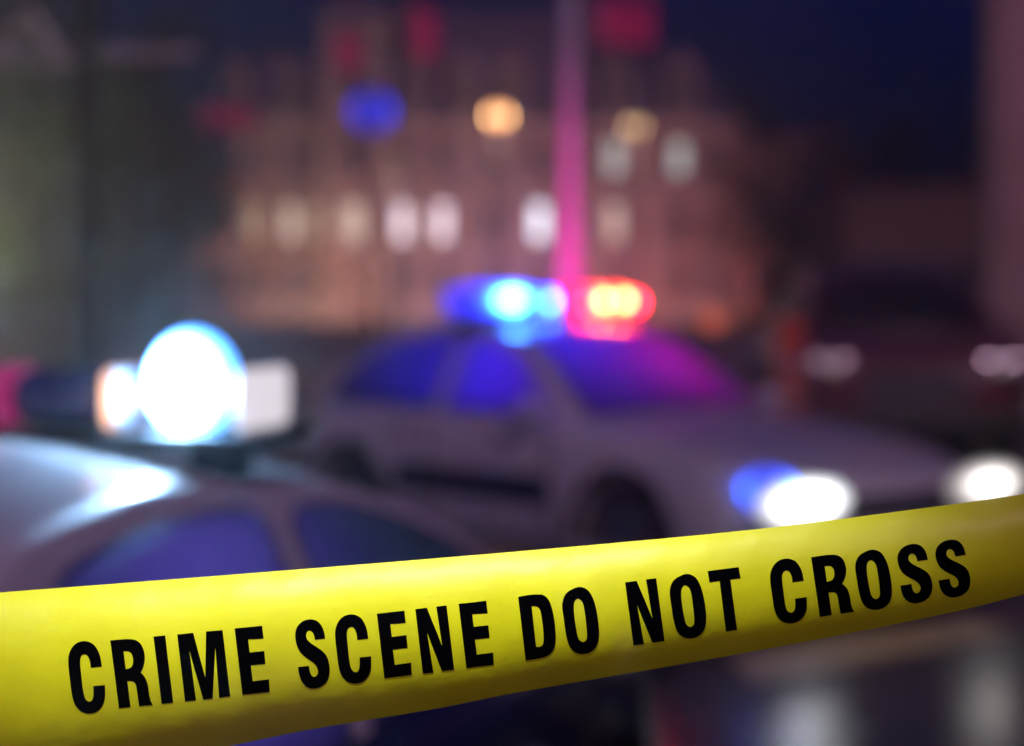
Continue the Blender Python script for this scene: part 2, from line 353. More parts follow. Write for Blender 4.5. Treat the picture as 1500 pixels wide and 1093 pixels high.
def make_car(name, loc, rz, p):
    """local x forward, y left, z up; origin on the ground under the centre of the roof's middle pillar"""
    root = empty(name, loc, rz)
    body_m, out = p['paint'], p['outline']
    wb, wr, belt = p['wb'], p['wr'], p['belt']
    ztop = max(z for x, z in out)
    def w_at(z): return lerp(wb, wr, max(0, min(1, (z - belt) / (ztop - belt))))
    x0, x1 = p['rear'], p['front']
    # lower body
    rows = []
    N = 44
    for i in range(N + 1):
        x = lerp(x0, x1, i / N)
        e = min(1, (x - x0) / .35, (x1 - x) / .55); e = max(0, e)
        wf = p['width'] * (.80 + .20 * math.sin(e * math.pi / 2))
        zt = sinterp(p['deck'], x); zb = .2 + .12 * (1 - math.sin(e * math.pi / 2))
        zt = min(zt, lerp(p['nose'], 9, max(0, (x1 - x) / .12))) if x > 0 else zt
        h = zt - zb
        half = [(0, zb), (wf*.86, zb), (wf*.96, zb+.06), (wf*.985, zb+h*.3), (wf, zb+h*.55), (wf*.985, zb+h*.78), (wf*.93, zt-.035), (wf*.86, zt), (wf*.6, zt+.018), (0, zt+.03)]
        ring = [(x, -a, z) for a, z in half] + [(x, a, z) for a, z in half[-2:0:-1]]
        rows.append(ring)
    b = MB(); b.grid(rows, True); b.face(rows[0]); b.face(rows[-1][::-1])
    body = b.build('body', p.get('lower', body_m), root, smooth=True)
    # wheel arches
    for ax in p['axles']:
        c = MB(); c.tube([(ax, -1.3, .33), (ax, 1.3, .33)], .40, 36)
        cut = c.build('cutter', body_m)
        md = body.modifiers.new('arch', 'BOOLEAN'); md.object = cut; md.operation = 'DIFFERENCE'; md.solver = 'EXACT'
        cut.parent = root
        dg = bpy.context.evaluated_depsgraph_get(); dg.update()
        me = bpy.data.meshes.new_from_object(body.evaluated_get(dg)); body.modifiers.clear(); body.data = me
        bpy.data.objects.remove(cut)
        for s_ in (-1, 1):
            a = MB(); yy = s_ * (p['width'] * .93)
            a.grid([[Vector((ax + math.cos(t)*q, yy + s_*.075*e2, .33 + math.sin(t)*q)) for q, e2 in ((.40, 0), (.40, 1), (.43, 1))] for t in [math.pi*k/16 for k in range(17)]])
            a.build('wheel_arch', M['trim'], root)
            wheel(root, ax, s_ * (p['width'] - .13))
    # greenhouse: one strip over the outline, two sides
    xs_ = [lerp(out[0][0], out[-1][0], i/60) for i in range(61)]
    bowf = p.get('bow', .1)
    def strip(x, q, lift=0):
        z = sinterp(out, x); k = 1 - q*q
        tx = (x - (out[0][0]+out[-1][0])/2) / ((out[-1][0]-out[0][0])/2)
        dz = (sinterp(out, x+.02) - sinterp(out, x-.02)) / .04
        nrm = Vector((-dz, 0, 1)).normalized()
        return Vector((x + bowf*k*tx**3, q*w_at(z), z + p['crown']*k*(1-abs(tx)**4*.5))) + nrm*lift
    N1, N2 = 150, 24
    g = MB(); g.grid([[strip(lerp(out[0][0], out[-1][0], i/N1), -1 + 2*j/N2) for j in range(N2+1)] for i in range(N1+1)])
    def keep(f):
        i, j = divmod(f, N2); x = lerp(out[0][0], out[-1][0], (i+.5)/N1); q = -1 + 2*(j+.5)/N2
        return not (abs(q) < .85 and any(a+.02 < x < c-.02 for a, c in (p['rear_glass'], p['front_glass'])))
    g.f = [f for k, f in enumerate(g.f) if keep(k)]
    g.build('roof', body_m, root, smooth=True, solid=.012)
    def side(x, z, s_, lift=0): return Vector((x, s_*(w_at(z)+lift), z))
    def win_top(x, wx0, wx1):
        e = max(0, min(1, (x-wx0)/.1, (wx1-x)/.1))
        return max(sinterp(out, x) - p['rail'] - .03*(1-math.sqrt(max(0, 1-(1-e)**2))), belt+.015)
    for s_ in (-1, 1):
        g = MB(); g.grid([[side(lerp(out[0][0], out[-1][0], i/N1), lerp(belt-.02, sinterp(out, lerp(out[0][0], out[-1][0], i/N1)), j/30), s_) for j in range(31)] for i in range(N1+1)])
        def keep2(f):
            i, j = divmod(f, 30); x = lerp(out[0][0], out[-1][0], (i+.5)/N1); z = lerp(belt-.02, sinterp(out, x), (j+.5)/30)
            return not any(a+.02 < x < c-.02 and belt+.02 < z < win_top(x, a, c)-.008 for a, c in p['windows'])
        g.f = [f for k, f in enumerate(g.f) if keep2(k)]
        g.build('side_frame', body_m, root, smooth=True)
        for wx0, wx1 in p['windows']:
            g = MB()
            rowsw = []
            for i in range(17):
                x = lerp(wx0, wx1, i/16)
                zt_ = win_top(x, wx0, wx1)
                rowsw.append([side(x, lerp(belt+.01, zt_, j/4), s_, .006) for j in range(5)])
            g.grid(rowsw); g.build('side_window', M['glass_dark'], root, smooth=True, solid=.003)
        g = MB(); mx = p['windows'][-1][1]-.02
        g.sphere((mx, s_*(wb+.13), belt+.06), .085, 12, .75); g.tube([(mx, s_*wb, belt), (mx, s_*(wb+.1), belt+.05)], .02, 8)
        g.build('mirror', body_m, root, smooth=True)
        for dx in p['handles']:
            MB().box(dx, s_*(p['width']*1.0)-.015, belt-.13, dx+.16, s_*(p['width']*1.0)+.02, belt-.095).build('door_handle', M['chrome'], root, bevel=.008)
        for dx in p['door_lines']:
            MB().box(dx-.005, s_*(p['width']*.992)-.01, .36, dx+.005, s_*(p['width']*.992)+.009, belt-.06).build('door_seam', M['trim'], root)
        if p.get('stripe'):
            g = MB(); pts = [lerp(x0+.45, x1-.75, i/30) for i in range(31)]
            segs = [x for x in pts if all(abs(x-ax) > .46 for ax in p['axles'])]
            for a_, b_ in zip(segs, segs[1:]):
                if b_-a_ < .2: g.face([(a_, s_*(p['width']+.006), .50), (b_, s_*(p['width']+.006), .50), (b_, s_*(p['width']+.006), .66), (a_, s_*(p['width']+.006), .66)])
            g.build('livery_stripe', M['paint_navy'], root, solid=.002)
    for nm, (a, c) in (('rear_window', p['rear_glass']), ('windscreen', p['front_glass'])):
        g = MB(); g.grid([[strip(lerp(a, c, i/14), lerp(-.87, .87, j/12), .005) for j in range(13)] for i in range(15)])
        g.build(nm, M['glass_dark'], root, smooth=True, solid=.003)
    for sx in (.1, -.62):
        for s_ in (-1, 1):
            MB().box(sx-.11, s_*.34-.22, belt-.1, sx, s_*.34+.22, belt+.14).build('seat', M['trim'], root, bevel=.05)
            MB().box(sx-.09, s_*.34-.11, belt+.15, sx-.01, s_*.34+.11, belt+.28).build('headrest', M['trim'], root, bevel=.04)
    # front end
    fx = x1
    MB().box(fx-.10, -.42, .50, fx+.012, .42, p['nose']-.1).build('grille', M['trim'], root, bevel=.02)
    for k in range(4):
        z = lerp(.53, p['nose']-.13, k/3); MB().box(fx, -.40, z, fx+.022, .40, z+.012).build('grille_bar', M['chrome'], root)
    bp = MB(); bp.grid([[(fx-.10*(abs(t)**3)+.05-e*.06, t*p['width']*.93, z) for z, e in ((.25, 1), (.27, 0), (.46, 0), (.49, 1))] for t in [-1+k/8 for k in range(17)]])
    bp.build('front_bumper', p.get('bumper', M['trim']), root, smooth=True)
    rb = MB(); rb.grid([[(x0+.10*(abs(t)**3)-.05+e*.06, t*p['width']*.93, z) for z, e in ((.28, 1), (.30, 0), (.52, 0), (.55, 1))] for t in [-1+k/8 for k in range(17)]])
    rb.build('rear_bumper', p.get('bumper', M['trim']), root, smooth=True)
    for s_ in (-1, 1):
        MB().box(x0-.012, s_*.62-.12, .66, x0+.05, s_*.62+.12, .82).build('tail_light', mat('tail_lens', (.25, .01, .01), .2), root, bevel=.02)
        hl = p['headlight'][0 if s_ < 0 else 1]; hy = p.get('hy', .66)
        MB().box(fx-.16, s_*hy-.17, p['hz']-.075, fx+.01, s_*hy+.17, p['hz']+.075).build('headlight_housing', M['chrome'], root, bevel=.03)
        h = MB(); h.sphere((0, 0, 0), .5, 16)
        ho = h.build('headlight', hl, root, smooth=True); ho.scale = (.06, p['hl_w'], p['hl_h']); ho.location = (fx+.012, s_*hy, p['hz'])
    return root

def window_glow_light(parent, loc, energy, col, r=.12):  # unseen light added inside the car to make its windows glow
    l = bpy.data.lights.new('window_glow_light', 'POINT'); l.energy = energy; l.color = col; l.shadow_soft_size = r
    o = bpy.data.objects.new('window_glow_light', l); COL.objects.link(o); o.parent = parent; o.location = loc
def light_bar(root, x, zt, length, segs, hgt, depth=.28, lip=.01):
    """segs: (y from, y to, material) in car coordinates; each lens is its own piece"""
    tray = MB().box(x-depth/2-lip, -length/2-.02, zt, x+depth/2+lip, length/2+.02, zt+.022).build('light_bar', M['trim'], root, bevel=.008)
    for s_ in (-1, 1):
        MB().box(x-.06, s_*(length/2-.09)-.035, zt-.075, x+.06, s_*(length/2-.09)+.035, zt-.001).build('mount_foot', M['dark_steel'], tray, bevel=.01)
    for a, b_, m, *sc in segs:
        k = sc[0] if sc else 1.0
        if k > 1.3:                                   # oversized dome shaped to stand in for the flash's glare
            d = MB(); d.sphere((0, 0, 0), 1, 24); do = d.build('glare_dome', m, tray, smooth=True)
            do.scale = ((b_-a)*.5, (b_-a)*.5, hgt*k*.5); do.location = (x, (a+b_)/2, zt+.012+hgt*k*.46); continue
        MB().box(x-depth/2*k, a+.003, zt+.024, x+depth/2*k, b_-.003, zt+.024+hgt*k).build('lens', m, tray, bevel=min(.07, (b_-a)*.42))
    return tray

M['hl_main'] = lamp_mat('headlight_lit', (.95, .97, 1), 22, fall=2.4)
M['hl_far'] = lamp_mat('far_headlight_lit', (1, .93, .88), 9, fall=2.6)
M['hl_dim'] = lamp_mat('parked_headlight_lit', (1, .8, .8), .35, fall=1.5)

# second police car, lit up in the middle distance, three-quarter view from its right front
C2 = dict(paint=M['paint_white'], width=.93, wb=.84, wr=.60, belt=.965, crown=.06, rear=-1.50, front=2.72, nose=.74, axles=(-.82, 1.62),
    outline=[(-1.33, .96), (-1.13, 1.18), (-.80, 1.385), (-.35, 1.45), (0, 1.465), (.3, 1.435), (.62, 1.31), (1.18, .935)],
    deck=[(-1.50, .88), (-1.3, .95), (-.5, .965), (.9, .965), (1.2, .955), (1.7, .90), (2.3, .81), (2.72, .70)],
    windows=[(-1.14, -.08), (.02, .97)], rail=.055, handles=(-.35, .62), door_lines=(-.03, 1.05), stripe=True,
    rear_glass=(-1.3, -.9), front_glass=(.42, 1.14), hz=.64, hy=.74, hl_w=.70, hl_h=.23, headlight=(M['hl_main'], M['hl_far']), bumper=M['paint_white'])
rz2 = math.atan2(-.76, .65)
car2 = make_car('police_car', (.22, 12.62, 0), rz2, C2)
tag(car2, 'white police sedan with lit headlights and blue and red light bar, middle distance', 'police car', 'police cars at the scene')
blue = lamp_mat('blue_flash_lens', (.01, .09, 1), 200, fall=1.8, rim=(.01, .015, 1)); cyan = lamp_mat('cyan_flash_lens', (.04, .3, 1), 200, fall=3, rim=(.01, .02, 1))
blue_dim = lamp_mat('blue_dim_lens', (.02, .02, 1), 1.6); red = lamp_mat('red_flash_lens', (1, .01, .03), 220, fall=3, rim=(1, .003, .02))
amber = lamp_mat('amber_flash_lens', (1, .14, .03), 200, fall=3, rim=(1, .01, .03)); magenta_l = lamp_mat('magenta_glow_lens', (.6, .01, .35), .8)  # faint magenta glow is put into the middle lens's material
light_bar(car2, 0.0, 1.515, 1.46, [(-.72, -.64, blue_dim), (-.64, -.20, cyan, 1.1), (-.20, -.14, blue_dim, .8), (-.14, -.02, blue, .9), (-.02, .16, magenta_l, .7),
    (.16, .26, red, .9), (.26, .44, amber), (.44, .62, amber), (.62, .72, red, .8)], .15)
def pole_tint_spot(parent, loc, target, energy, col, size=100, soft=.06):
    """unseen spot added at a light bar to tint what stands near it"""
    l = bpy.data.lights.new('pole_tint_light', 'SPOT'); l.energy = energy; l.color = col; l.spot_size = R(size); l.spot_blend = .6; l.shadow_soft_size = soft
    o = bpy.data.objects.new('pole_tint_light', l); COL.objects.link(o); o.parent = parent; o.location = loc
    o.rotation_euler = (Vector(target) - Vector(loc)).to_track_quat('-Z', 'Y').to_euler()
window_glow_light(car2, (-.45, -.3, 1.18), 20, (.01, .02, 1)); window_glow_light(car2, (.30, -.35, 1.18), 80, (.003, .012, 1)); window_glow_light(car2, (.70, .25, 1.12), 26, (.85, .0, .36))
pole_tint_spot(car2, (-.24, .25, 1.60), (-1.15, 1.25, 2.1), 100, (1, .0, .45), 80)  # added spot that colours the pale pole magenta
# blue corner strobe beside its near headlight
h = MB(); h.sphere((0, 0, 0), .5, 14); o = h.build('corner_strobe', lamp_mat('corner_strobe_lit', (.02, .16, 1), 70, fall=3, rim=(.02, .06, 1)), car2, smooth=True)
o.scale = (.34, .14, .22); o.location = (2.60, -.84, .69)

# first police car: close, seen over its right rear door, roof and light bar only
M['paint_bright'] = mat('clean_white_car_paint', (.82, .80, .82), .35, noise=.03, nscale=3, coat=.4)
M['paint_black'] = mat('black_car_paint', (.006, .006, .012), .3, coat=.5)
C1 = dict(paint=M['paint_bright'], lower=M['paint_black'], bumper=M['paint_black'], width=.93, wb=.76, wr=.58, belt=.98, crown=.075, rear=-2.55, front=2.3, nose=.72, axles=(-1.55, 1.3),
    outline=[(-1.55, .99), (-1.2, 1.22), (-.85, 1.365), (-.5, 1.40), (-.2, 1.40), (.0, 1.385), (.3, 1.36), (.6, 1.30), (.9, 1.21), (1.4, .99)],
    deck=[(-2.55, .82), (-2.4, .95), (-1.6, .985), (1.3, .975), (1.7, .92), (2.1, .82), (2.3, .70)],
    windows=[(-.80, -.04), (.05, 1.15)], rail=.03, handles=(-.5, .3), door_lines=(-.02, 1.0), stripe=True,
    rear_glass=(-1.5, -.95), front_glass=(.35, 1.3), hz=.62, hl_w=.3, hl_h=.13, headlight=(M['chrome'], M['chrome']))
car1 = make_car('police_car', (-.97, 3.39, 0), math.atan2(.97, .23), C1)
tag(car1, 'nearest police car at left, its roof carrying a dazzling white flashing light', 'police car', 'police cars at the scene')
flash = lamp_mat('white_flash_lens', (.5, .8, 1), 500, fall=2.6, rim=(.02, .3, 1), floor=.004); amber2 = lamp_mat('amber_clear_lens', (1, .55, .33), 3.2, fall=.5)
white2 = lamp_mat('white_side_lens', (.92, .84, .9), .8); navy2 = mat('navy_lens', (.03, .05, .2), .15, coat=1)
mag2 = lamp_mat('magenta_side_lens', (.9, .01, .3), .3); red2 = lamp_mat('red_hot_lens', (1, .06, .2), 12)
# lens edges along the bar, measured from its right end (y = -.60)
e0 = -.60
light_bar(car1, 0.0, 1.452, 1.22, [(-.606, -.572, white2), (-.568, -.560, navy2, .8), (-.545, -.397, flash, 1.85), (-.388, -.352, amber2), (-.350, -.18, navy2),
    (-.175, -.12, mag2), (-.095, .0, red2), (.01, .12, navy2), (.13, .35, amber2), (.36, .60, white2)], .095, .20, lip=.05)
window_glow_light(car1, (-.35, -.25, 1.16), 26, (.22, .16, 1)); window_glow_light(car1, (.5, -.2, 1.1), 4, (.15, .45, .8))

# parked dark car far right, facing the camera
C3 = dict(paint=M['paint_maroon'], width=.95, wb=.84, wr=.66, belt=1.08, crown=.05, rear=-2.3, front=2.1, nose=.92, axles=(-1.45, 1.2),
    outline=[(-2.1, 1.1), (-1.9, 1.45), (-1.4, 1.60), (0, 1.64), (.35, 1.60), (.65, 1.45), (1.15, 1.1)],
    deck=[(-2.3, 1.02), (-2.1, 1.08), (1.1, 1.08), (1.6, 1.04), (2.0, .96), (2.1, .9)],
    windows=[(-1.7, -.9), (-.8, -.05), (.05, .95)], rail=.06, handles=(-.6, .2), door_lines=(-.85, 0, .98),
    rear_glass=(-2.06, -1.75), front_glass=(.42, 1.1), hz=.86, hl_w=.2, hl_h=.14, headlight=(M['hl_dim'], M['hl_dim']))
car3 = make_car('parked_suv', (P(1345, 500, 20).x, 21.8, 0), R(-93), C3); car3.scale = (1.1, 1.22, 1.1)
tag(car3, 'dark maroon parked car facing the camera at far right with dim headlights', 'car')

# ---------------------------------------------------------------- poles and column
p0 = P(835, 420, 14.15)
fp = empty('flagpole', (p0.x, p0.y, 0)); tag(fp, 'tall pale tapering pole behind the light bar, glowing magenta near its foot', 'pole')
MB().tube([(0, 0, 0), (0, 0, 1.0), (0, 0, 2.2), (0, 0, 4.5), (-.03, 0, 9)], [.17, .13, .07, .05, .038], 20).build('shaft', M['pole_pale'], fp, smooth=True)
MB().tube([(0, 0, 0), (0, 0, .1)], .26, 20).build('base', M['kerb'], fp)
p1 = P(1482, 420, 27)
cl = empty('column', (p1.x, p1.y, 0)); tag(cl, 'broad pinkish rendered column rising out of frame at the right edge', 'column')
MB().tube([(0, 0, .5), (0, 0, 1.3), (0, 0, 3), (0, 0, 11)], [.60, .48, .40, .37], 28).build('shaft', M['column'], cl, smooth=True)
MB().box(-.75, -.75, 0, .75, .75, .5).build('plinth', M['kerb'], cl, bevel=.03)
MB().box(-.55, -.55, 11, .55, .55, 11.3).build('capital', M['kerb'], cl, bevel=.03)
p2 = P(128, 420, 20)
dp = empty('utility_pole', (p2.x, p2.y, 0)); tag(dp, 'dark utility pole standing before the trees at left', 'pole')
MB().tube([(0, 0, 0), (0, 0, 9)], [.15, .11], 14).build('shaft', M['dark_steel'], dp, smooth=True)
MB().box(-1.1, -.06, 3.92, 1.1, .06, 4.04).build('crossarm', M['steel'], dp)
# pale gabled canopy frame at top left
g0 = P(42, 420, 30)
ga = empty('canopy_frame', (g0.x, g0.y, 0)); tag(ga, 'pale gable shaped canopy frame on thin posts at the top left corner', 'canopy')
zt = P(0, 15, 30).z; zb = P(0, 98, 30).z
for s_ in (-1, 1):
    MB().tube([(0, 0, zt), (s_*.62, 0, zb)], .07, 8).build('rafter', M['pole_pale'], ga)
    MB().tube([(s_*.62, 0, 0), (s_*.62, 0, zb)], .035, 8).build('post', M['dark_steel'], ga)
MB().tube([(-.9, 0, zb), (.9, 0, zb)], .035, 8).build('tie_beam', M['steel'], ga)

# ---------------------------------------------------------------- hotel
HY = 100.0
def bx(px): return (px - 750) / FPX * HY
def bz(py): return CAM_H - (py - HORIZ) / FPX * HY
hotel = empty('hotel', (bx(715), HY, 0)); tag(hotel, 'large stone hotel with mansard roof, tower and a row of lit windows', 'building')
ox = bx(715)
def hx(px): return bx(px) - ox
MB().box(hx(345), 0, 0, hx(1090), 14, bz(190)).build('wall', M['stone'], hotel)
for py, hh, pr in ((190, .45, .45), (283, .22, .2), (374, .25, .25)):
    MB().box(hx(345)-pr, -pr, bz(py), hx(1090)+pr, 14+pr, bz(py)+hh).build('cornice', M['stone_pale'], hotel, bevel=.05)
MB().box(hx(345)-.15, -.15, 0, hx(1090)+.15, -.01, 1.1).build('plinth', M['stone_pale'], hotel)
for px in (345, 482, 560, 690, 760, 860, 955, 1078):
    MB().box(hx(px)-.02, -.22, 1.1, hx(px)+.42, -.01, bz(190)-.02).build('pilaster', M['stone_pale'], hotel, bevel=.03)
win_lit = {k: lamp_mat('lit_window_' + k, c, s*1.25) for k, (c, s) in dict(white=((1, .82, .9), 3.0), cool=((.85, .86, 1), 4.0), warm=((1, .78, .6), 1.3), dim=((1, .72, .45), .6), grey=((.85, .95, .9), 1.2)).items()}
def window(px, py, wpx, hpx, lit=None, parent=hotel, Y0=0.0):
    x = hx(px); z = bz(py); hw = wpx/60; hh = hpx/60
    f = MB(); t = .10
    for a in ((x-hw-t, z-hh-t, x-hw, z+hh+t), (x+hw, z-hh-t, x+hw+t, z+hh+t), (x-hw, z+hh, x+hw, z+hh+t), (x-hw, z-hh-t, x+hw, z-hh)):
        f.box(a[0], Y0-.10, a[1], a[2], Y0-.005, a[3])
    f.box(x-.03, Y0-.07, z-hh, x+.03, Y0-.02, z+hh); f.box(x-hw, Y0-.069, z+hh*.3, x-.031, Y0-.021, z+hh*.3+.06); f.box(x+.031, Y0-.069, z+hh*.3, x+hw, Y0-.021, z+hh*.3+.06)
    fo_ = f.build('window', M['frame'], parent)
    MB().box(x-hw, Y0-.018, z-hh, x+hw, Y0-.004, z+hh).build('pane', win_lit[lit] if lit else M['pane_dark'], fo_)
    MB().box(x-hw-.22, Y0-.26, z-hh-t-.14, x+hw+.22, Y0-.003, z-hh-t-.002).build('sill', M['stone_pale'], fo_)
cols = (372, 425, 462, 522, 590, 648, 720, 790, 843, 900, 995, 1045)
lit325 = {372: 'dim', 425: 'warm', 462: 'dim', 522: 'warm', 590: 'white', 648: 'white', 790: 'cool', 900: 'warm'}
for c in cols:
    window(c, 326, 18, 50, lit325.get(c))
    window(c, 232, 18, 44, {900: 'grey', 995: 'grey'}.get(c))
    window(c, 412, 18, 44, None)
dr = MB().box(hx(683), -.12, .1, hx(703), -.02, 3.0).build('door', M['dark_steel'], hotel)
MB().sphere((hx(700), -.16, 1.3), .08, 8).build('handle', M['chrome'], dr)
# roofs: mansard slopes as frusta
def frustum(name, x0, x1, y0, y1, z0, x2, x3, y2, y3, z1, m):
    b = MB(); lo = [(x0, y0, z0), (x1, y0, z0), (x1, y1, z0), (x0, y1, z0)]; hi = [(x2, y2, z1), (x3, y2, z1), (x3, y3, z1), (x2, y3, z1)]
    b.grid([lo, hi], True); b.face(lo); b.face(hi); return b.build(name, m, hotel)
zc = bz(190) + .45
frustum('roof', hx(352), hx(1086), .2, 13.8, zc, hx(372), hx(1020), 2.4, 11.5, bz(75), M['slate'])
frustum('pavilion_roof', hx(566), hx(965), -.1, 12, zc+.01, hx(600), hx(935), 2.6, 10, bz(8), M['slate'])
MB().box(hx(478), -1.2, 0, hx(562), 3.5, bz(40)).build('tower', M['stone'], hotel)
for px in (474, 556):
    MB().box(hx(px), -1.32, 0, hx(px)+.4, -1.19, bz(40)-.01).build('quoin_strip', M['stone_pale'], hotel)
MB().box(hx(478)-.3, -1.5, bz(40), hx(562)+.3, 3.8, bz(40)+.4).build('tower_cornice', M['stone_pale'], hotel)
frustum('tower_roof', hx(480), hx(560), -1.1, 3.4, bz(40)+.41, hx(512), hx(528), .8, 1.6, bz(-75), M['slate'])
window(520, 118, 24, 50, None, hotel, -1.2); window(520, 232, 24, 44, None, hotel, -1.2); window(520, 326, 24, 50, 'warm', hotel, -1.2)
for px, wpx, py in ((346, 30, 128), (425, 26, 130), (610, 30, 120), (680, 30, 120), (750, 30, 120), (905, 30, 120), (1000, 34, 120)):
    x = hx(px); hw = wpx/60; z1 = bz(py-28)
    d = MB().box(x-hw, -.35, zc, x+hw, 2.2, z1).build('dormer', M['stone_pale'], hotel)
    r_ = MB(); a = [(x-hw-.15, -.5, z1), (x+hw+.15, -.5, z1), (x, -.5, z1+.75)]; c_ = [(p[0], 2.4, p[2]) for p in a]
    r_.face(a); r_.face(c_); r_.face([a[0], c_[0], c_[2], a[2]]); r_.face([a[1], c_[1], c_[2], a[2]]); r_.face([a[0], a[1], c_[1], c_[0]])
    r_.build('dormer_roof', M['slate'], d)
    MB().box(x-hw*.55, -.39, zc+.35, x+hw*.55, -.352, z1-.3).build('dormer_window', M['pane_dark'], d)
for px in (585, 940, 390):
    b = MB(); z = bz(60) if px == 390 else bz(-12)
    b.box(hx(px)-.5, 4, bz(120), hx(px)+.5, 5.4, z); b.box(hx(px)-.6, 3.9, z, hx(px)+.6, 5.5, z+.25)
    b.build('chimney', M['stone_dim'], hotel)

# side wing and low brick building at right, shed building at left
def block(name, px0, px1, pyt, Y, depth, m, label, cat, nwin, rows, ww=.9, wh=1.5, lit=()):
    r = empty(name, (P((px0+px1)/2, 0, Y).x, Y, 0)); tag(r, label, cat)
    W = (px1-px0)/FPX*Y/2; H = P(0, pyt, Y).z
    MB().box(-W, 0, 0, W, depth, H).build('wall', m, r)
    MB().box(-W-.2, -.2, H, W+.2, depth+.2, H+.25).build('parapet', M['stone_dim'], r, bevel=.04)
    k = 0
    for j in range(rows):
        for i in range(nwin):
            x = lerp(-W, W, (i+.5)/nwin); z = 2.0 + j*3.0
            if z + wh/2 > H: continue
            f = MB()
            for a in ((x-ww/2-.08, z-wh/2-.08, x-ww/2, z+wh/2+.08), (x+ww/2, z-wh/2-.08, x+ww/2+.08, z+wh/2+.08), (x-ww/2, z+wh/2, x+ww/2, z+wh/2+.08), (x-ww/2, z-wh/2-.08, x+ww/2, z-wh/2)):
                f.box(a[0], -.08, a[1], a[2], -.003, a[3])
            fo_ = f.build('window', M['frame'], r)
            MB().box(x-ww/2, -.016, z-wh/2, x+ww/2, -.004, z+wh/2).build('pane', win_lit['dim'] if (k in lit) else M['pane_dark'], fo_); k += 1
    return r
block('brick_wing', 1092, 1240, 205, 96, 10, M['stone_dim'], 'dim brown side wing just right of the big hotel', 'building', 3, 3)
block('low_building', 1236, 1436, 285, 72, 8, M['stone_dim'], 'low brown building between the trees and the right hand column', 'building', 4, 2)
block('left_wing', 262, 346, 262, 97, 10, M['stone'], 'narrow lower stone wing at the left end of the hotel', 'building', 2, 2)

# flags on the roofs
def flag(px, py, Y, wpx, hpx, label, drop=True):
    p = P(px, py, Y); r = empty('flag', (p.x, p.y, 0)); tag(r, label, 'flag', 'red flags flying over the hotel')
    W = wpx/FPX*Y; H = hpx/FPX*Y; zt_ = p.z + H/2
    z0 = p.z - H/2 - 1.6
    MB().tube([(-W/2, 0, z0), (-W/2, 0, zt_+.25)], .05, 8).build('flagstaff', M['pole_pale'], r)
    g = MB(); g.grid([[(-W/2+.05 + W*i/12, .14*math.sin(i*.9)*i/12, zt_ - .1*i/12*H - H*j/8) for j in range(9)] for i in range(13)])
    g.build('cloth', M['flag_red'], r, smooth=True, solid=.01)
flag(508, 72, 98, 34, 52, 'small crimson flag on the front of the hotel tower')
flag(620, 42, 99, 36, 72, 'tall crimson flag on the roof just right of the tower')
flag(915, 28, 99, 84, 66, 'large magenta red flag at the top right of the hotel roof')
flag(332, 170, 95, 78, 34, 'wide low red flag beside the left corner of the hotel')

# ---------------------------------------------------------------- street lamps
lamp_glow = lamp_mat('sodium_globe', (1, .64, .27), 110, fall=2.4, rim=(1, .35, .12))
def street_lamp(px, py, Y, r, m, energy, col, label, group='street lamps in front of the hotel', cat='street lamp'):
    p = P(px, py, Y); t = empty('street_lamp', (p.x, p.y, 0)); tag(t, label, cat, group)
    MB().tube([(0, 0, 0), (0, 0, .5), (0, 0, .6), (0, 0, p.z-r)], [.16, .14, .08, .06], 12).build('post', M['dark_steel'], t, smooth=True)
    MB().sphere((0, 0, p.z), r, 18).build('globe', m, t, smooth=True)
    MB().tube([(0, 0, p.z+r*.92), (0, 0, p.z+r*1.15), (0, 0, p.z+r*1.3)], [r*.5, r*.35, .02], 12).build('cap', M['dark_steel'], t)
    if energy:
        l = bpy.data.lights.new('lamp_light', 'SPOT'); l.energy = energy; l.color = col; l.spot_size = R(140); l.spot_blend = .5; l.shadow_soft_size = .1
        lo = bpy.data.objects.new('lamp_light', l); COL.objects.link(lo); lo.location = (0, -.45, p.z-r); lo.parent = t
    return t
street_lamp(730, 170, 90, .44, lamp_glow, 900, (1, .58, .5), 'brightest golden street lamp, left of the tall magenta pole')
street_lamp(930, 186, 90, .36, lamp_mat('sodium_globe_dim', (1, .62, .3), 40, fall=2.5), 700, (1, .5, .4), 'smaller golden street lamp right of the tall magenta pole')
street_lamp(578, 233, 90, .3, lamp_mat('amber_globe', (1, .5, .15), 1.6, fall=1), 700, (1, .6, .45), 'small dim amber street lamp left of the brightest one')
street_lamp(545, 163, 60, .62, lamp_mat('blue_globe', (.03, .06, 1), 5, fall=1.2, rim=(.01, .02, 1)), 0, (.2, .25, 1), 'blue glowing globe lamp in front of the hotel tower', 'coloured lamps', 'blue lamp')
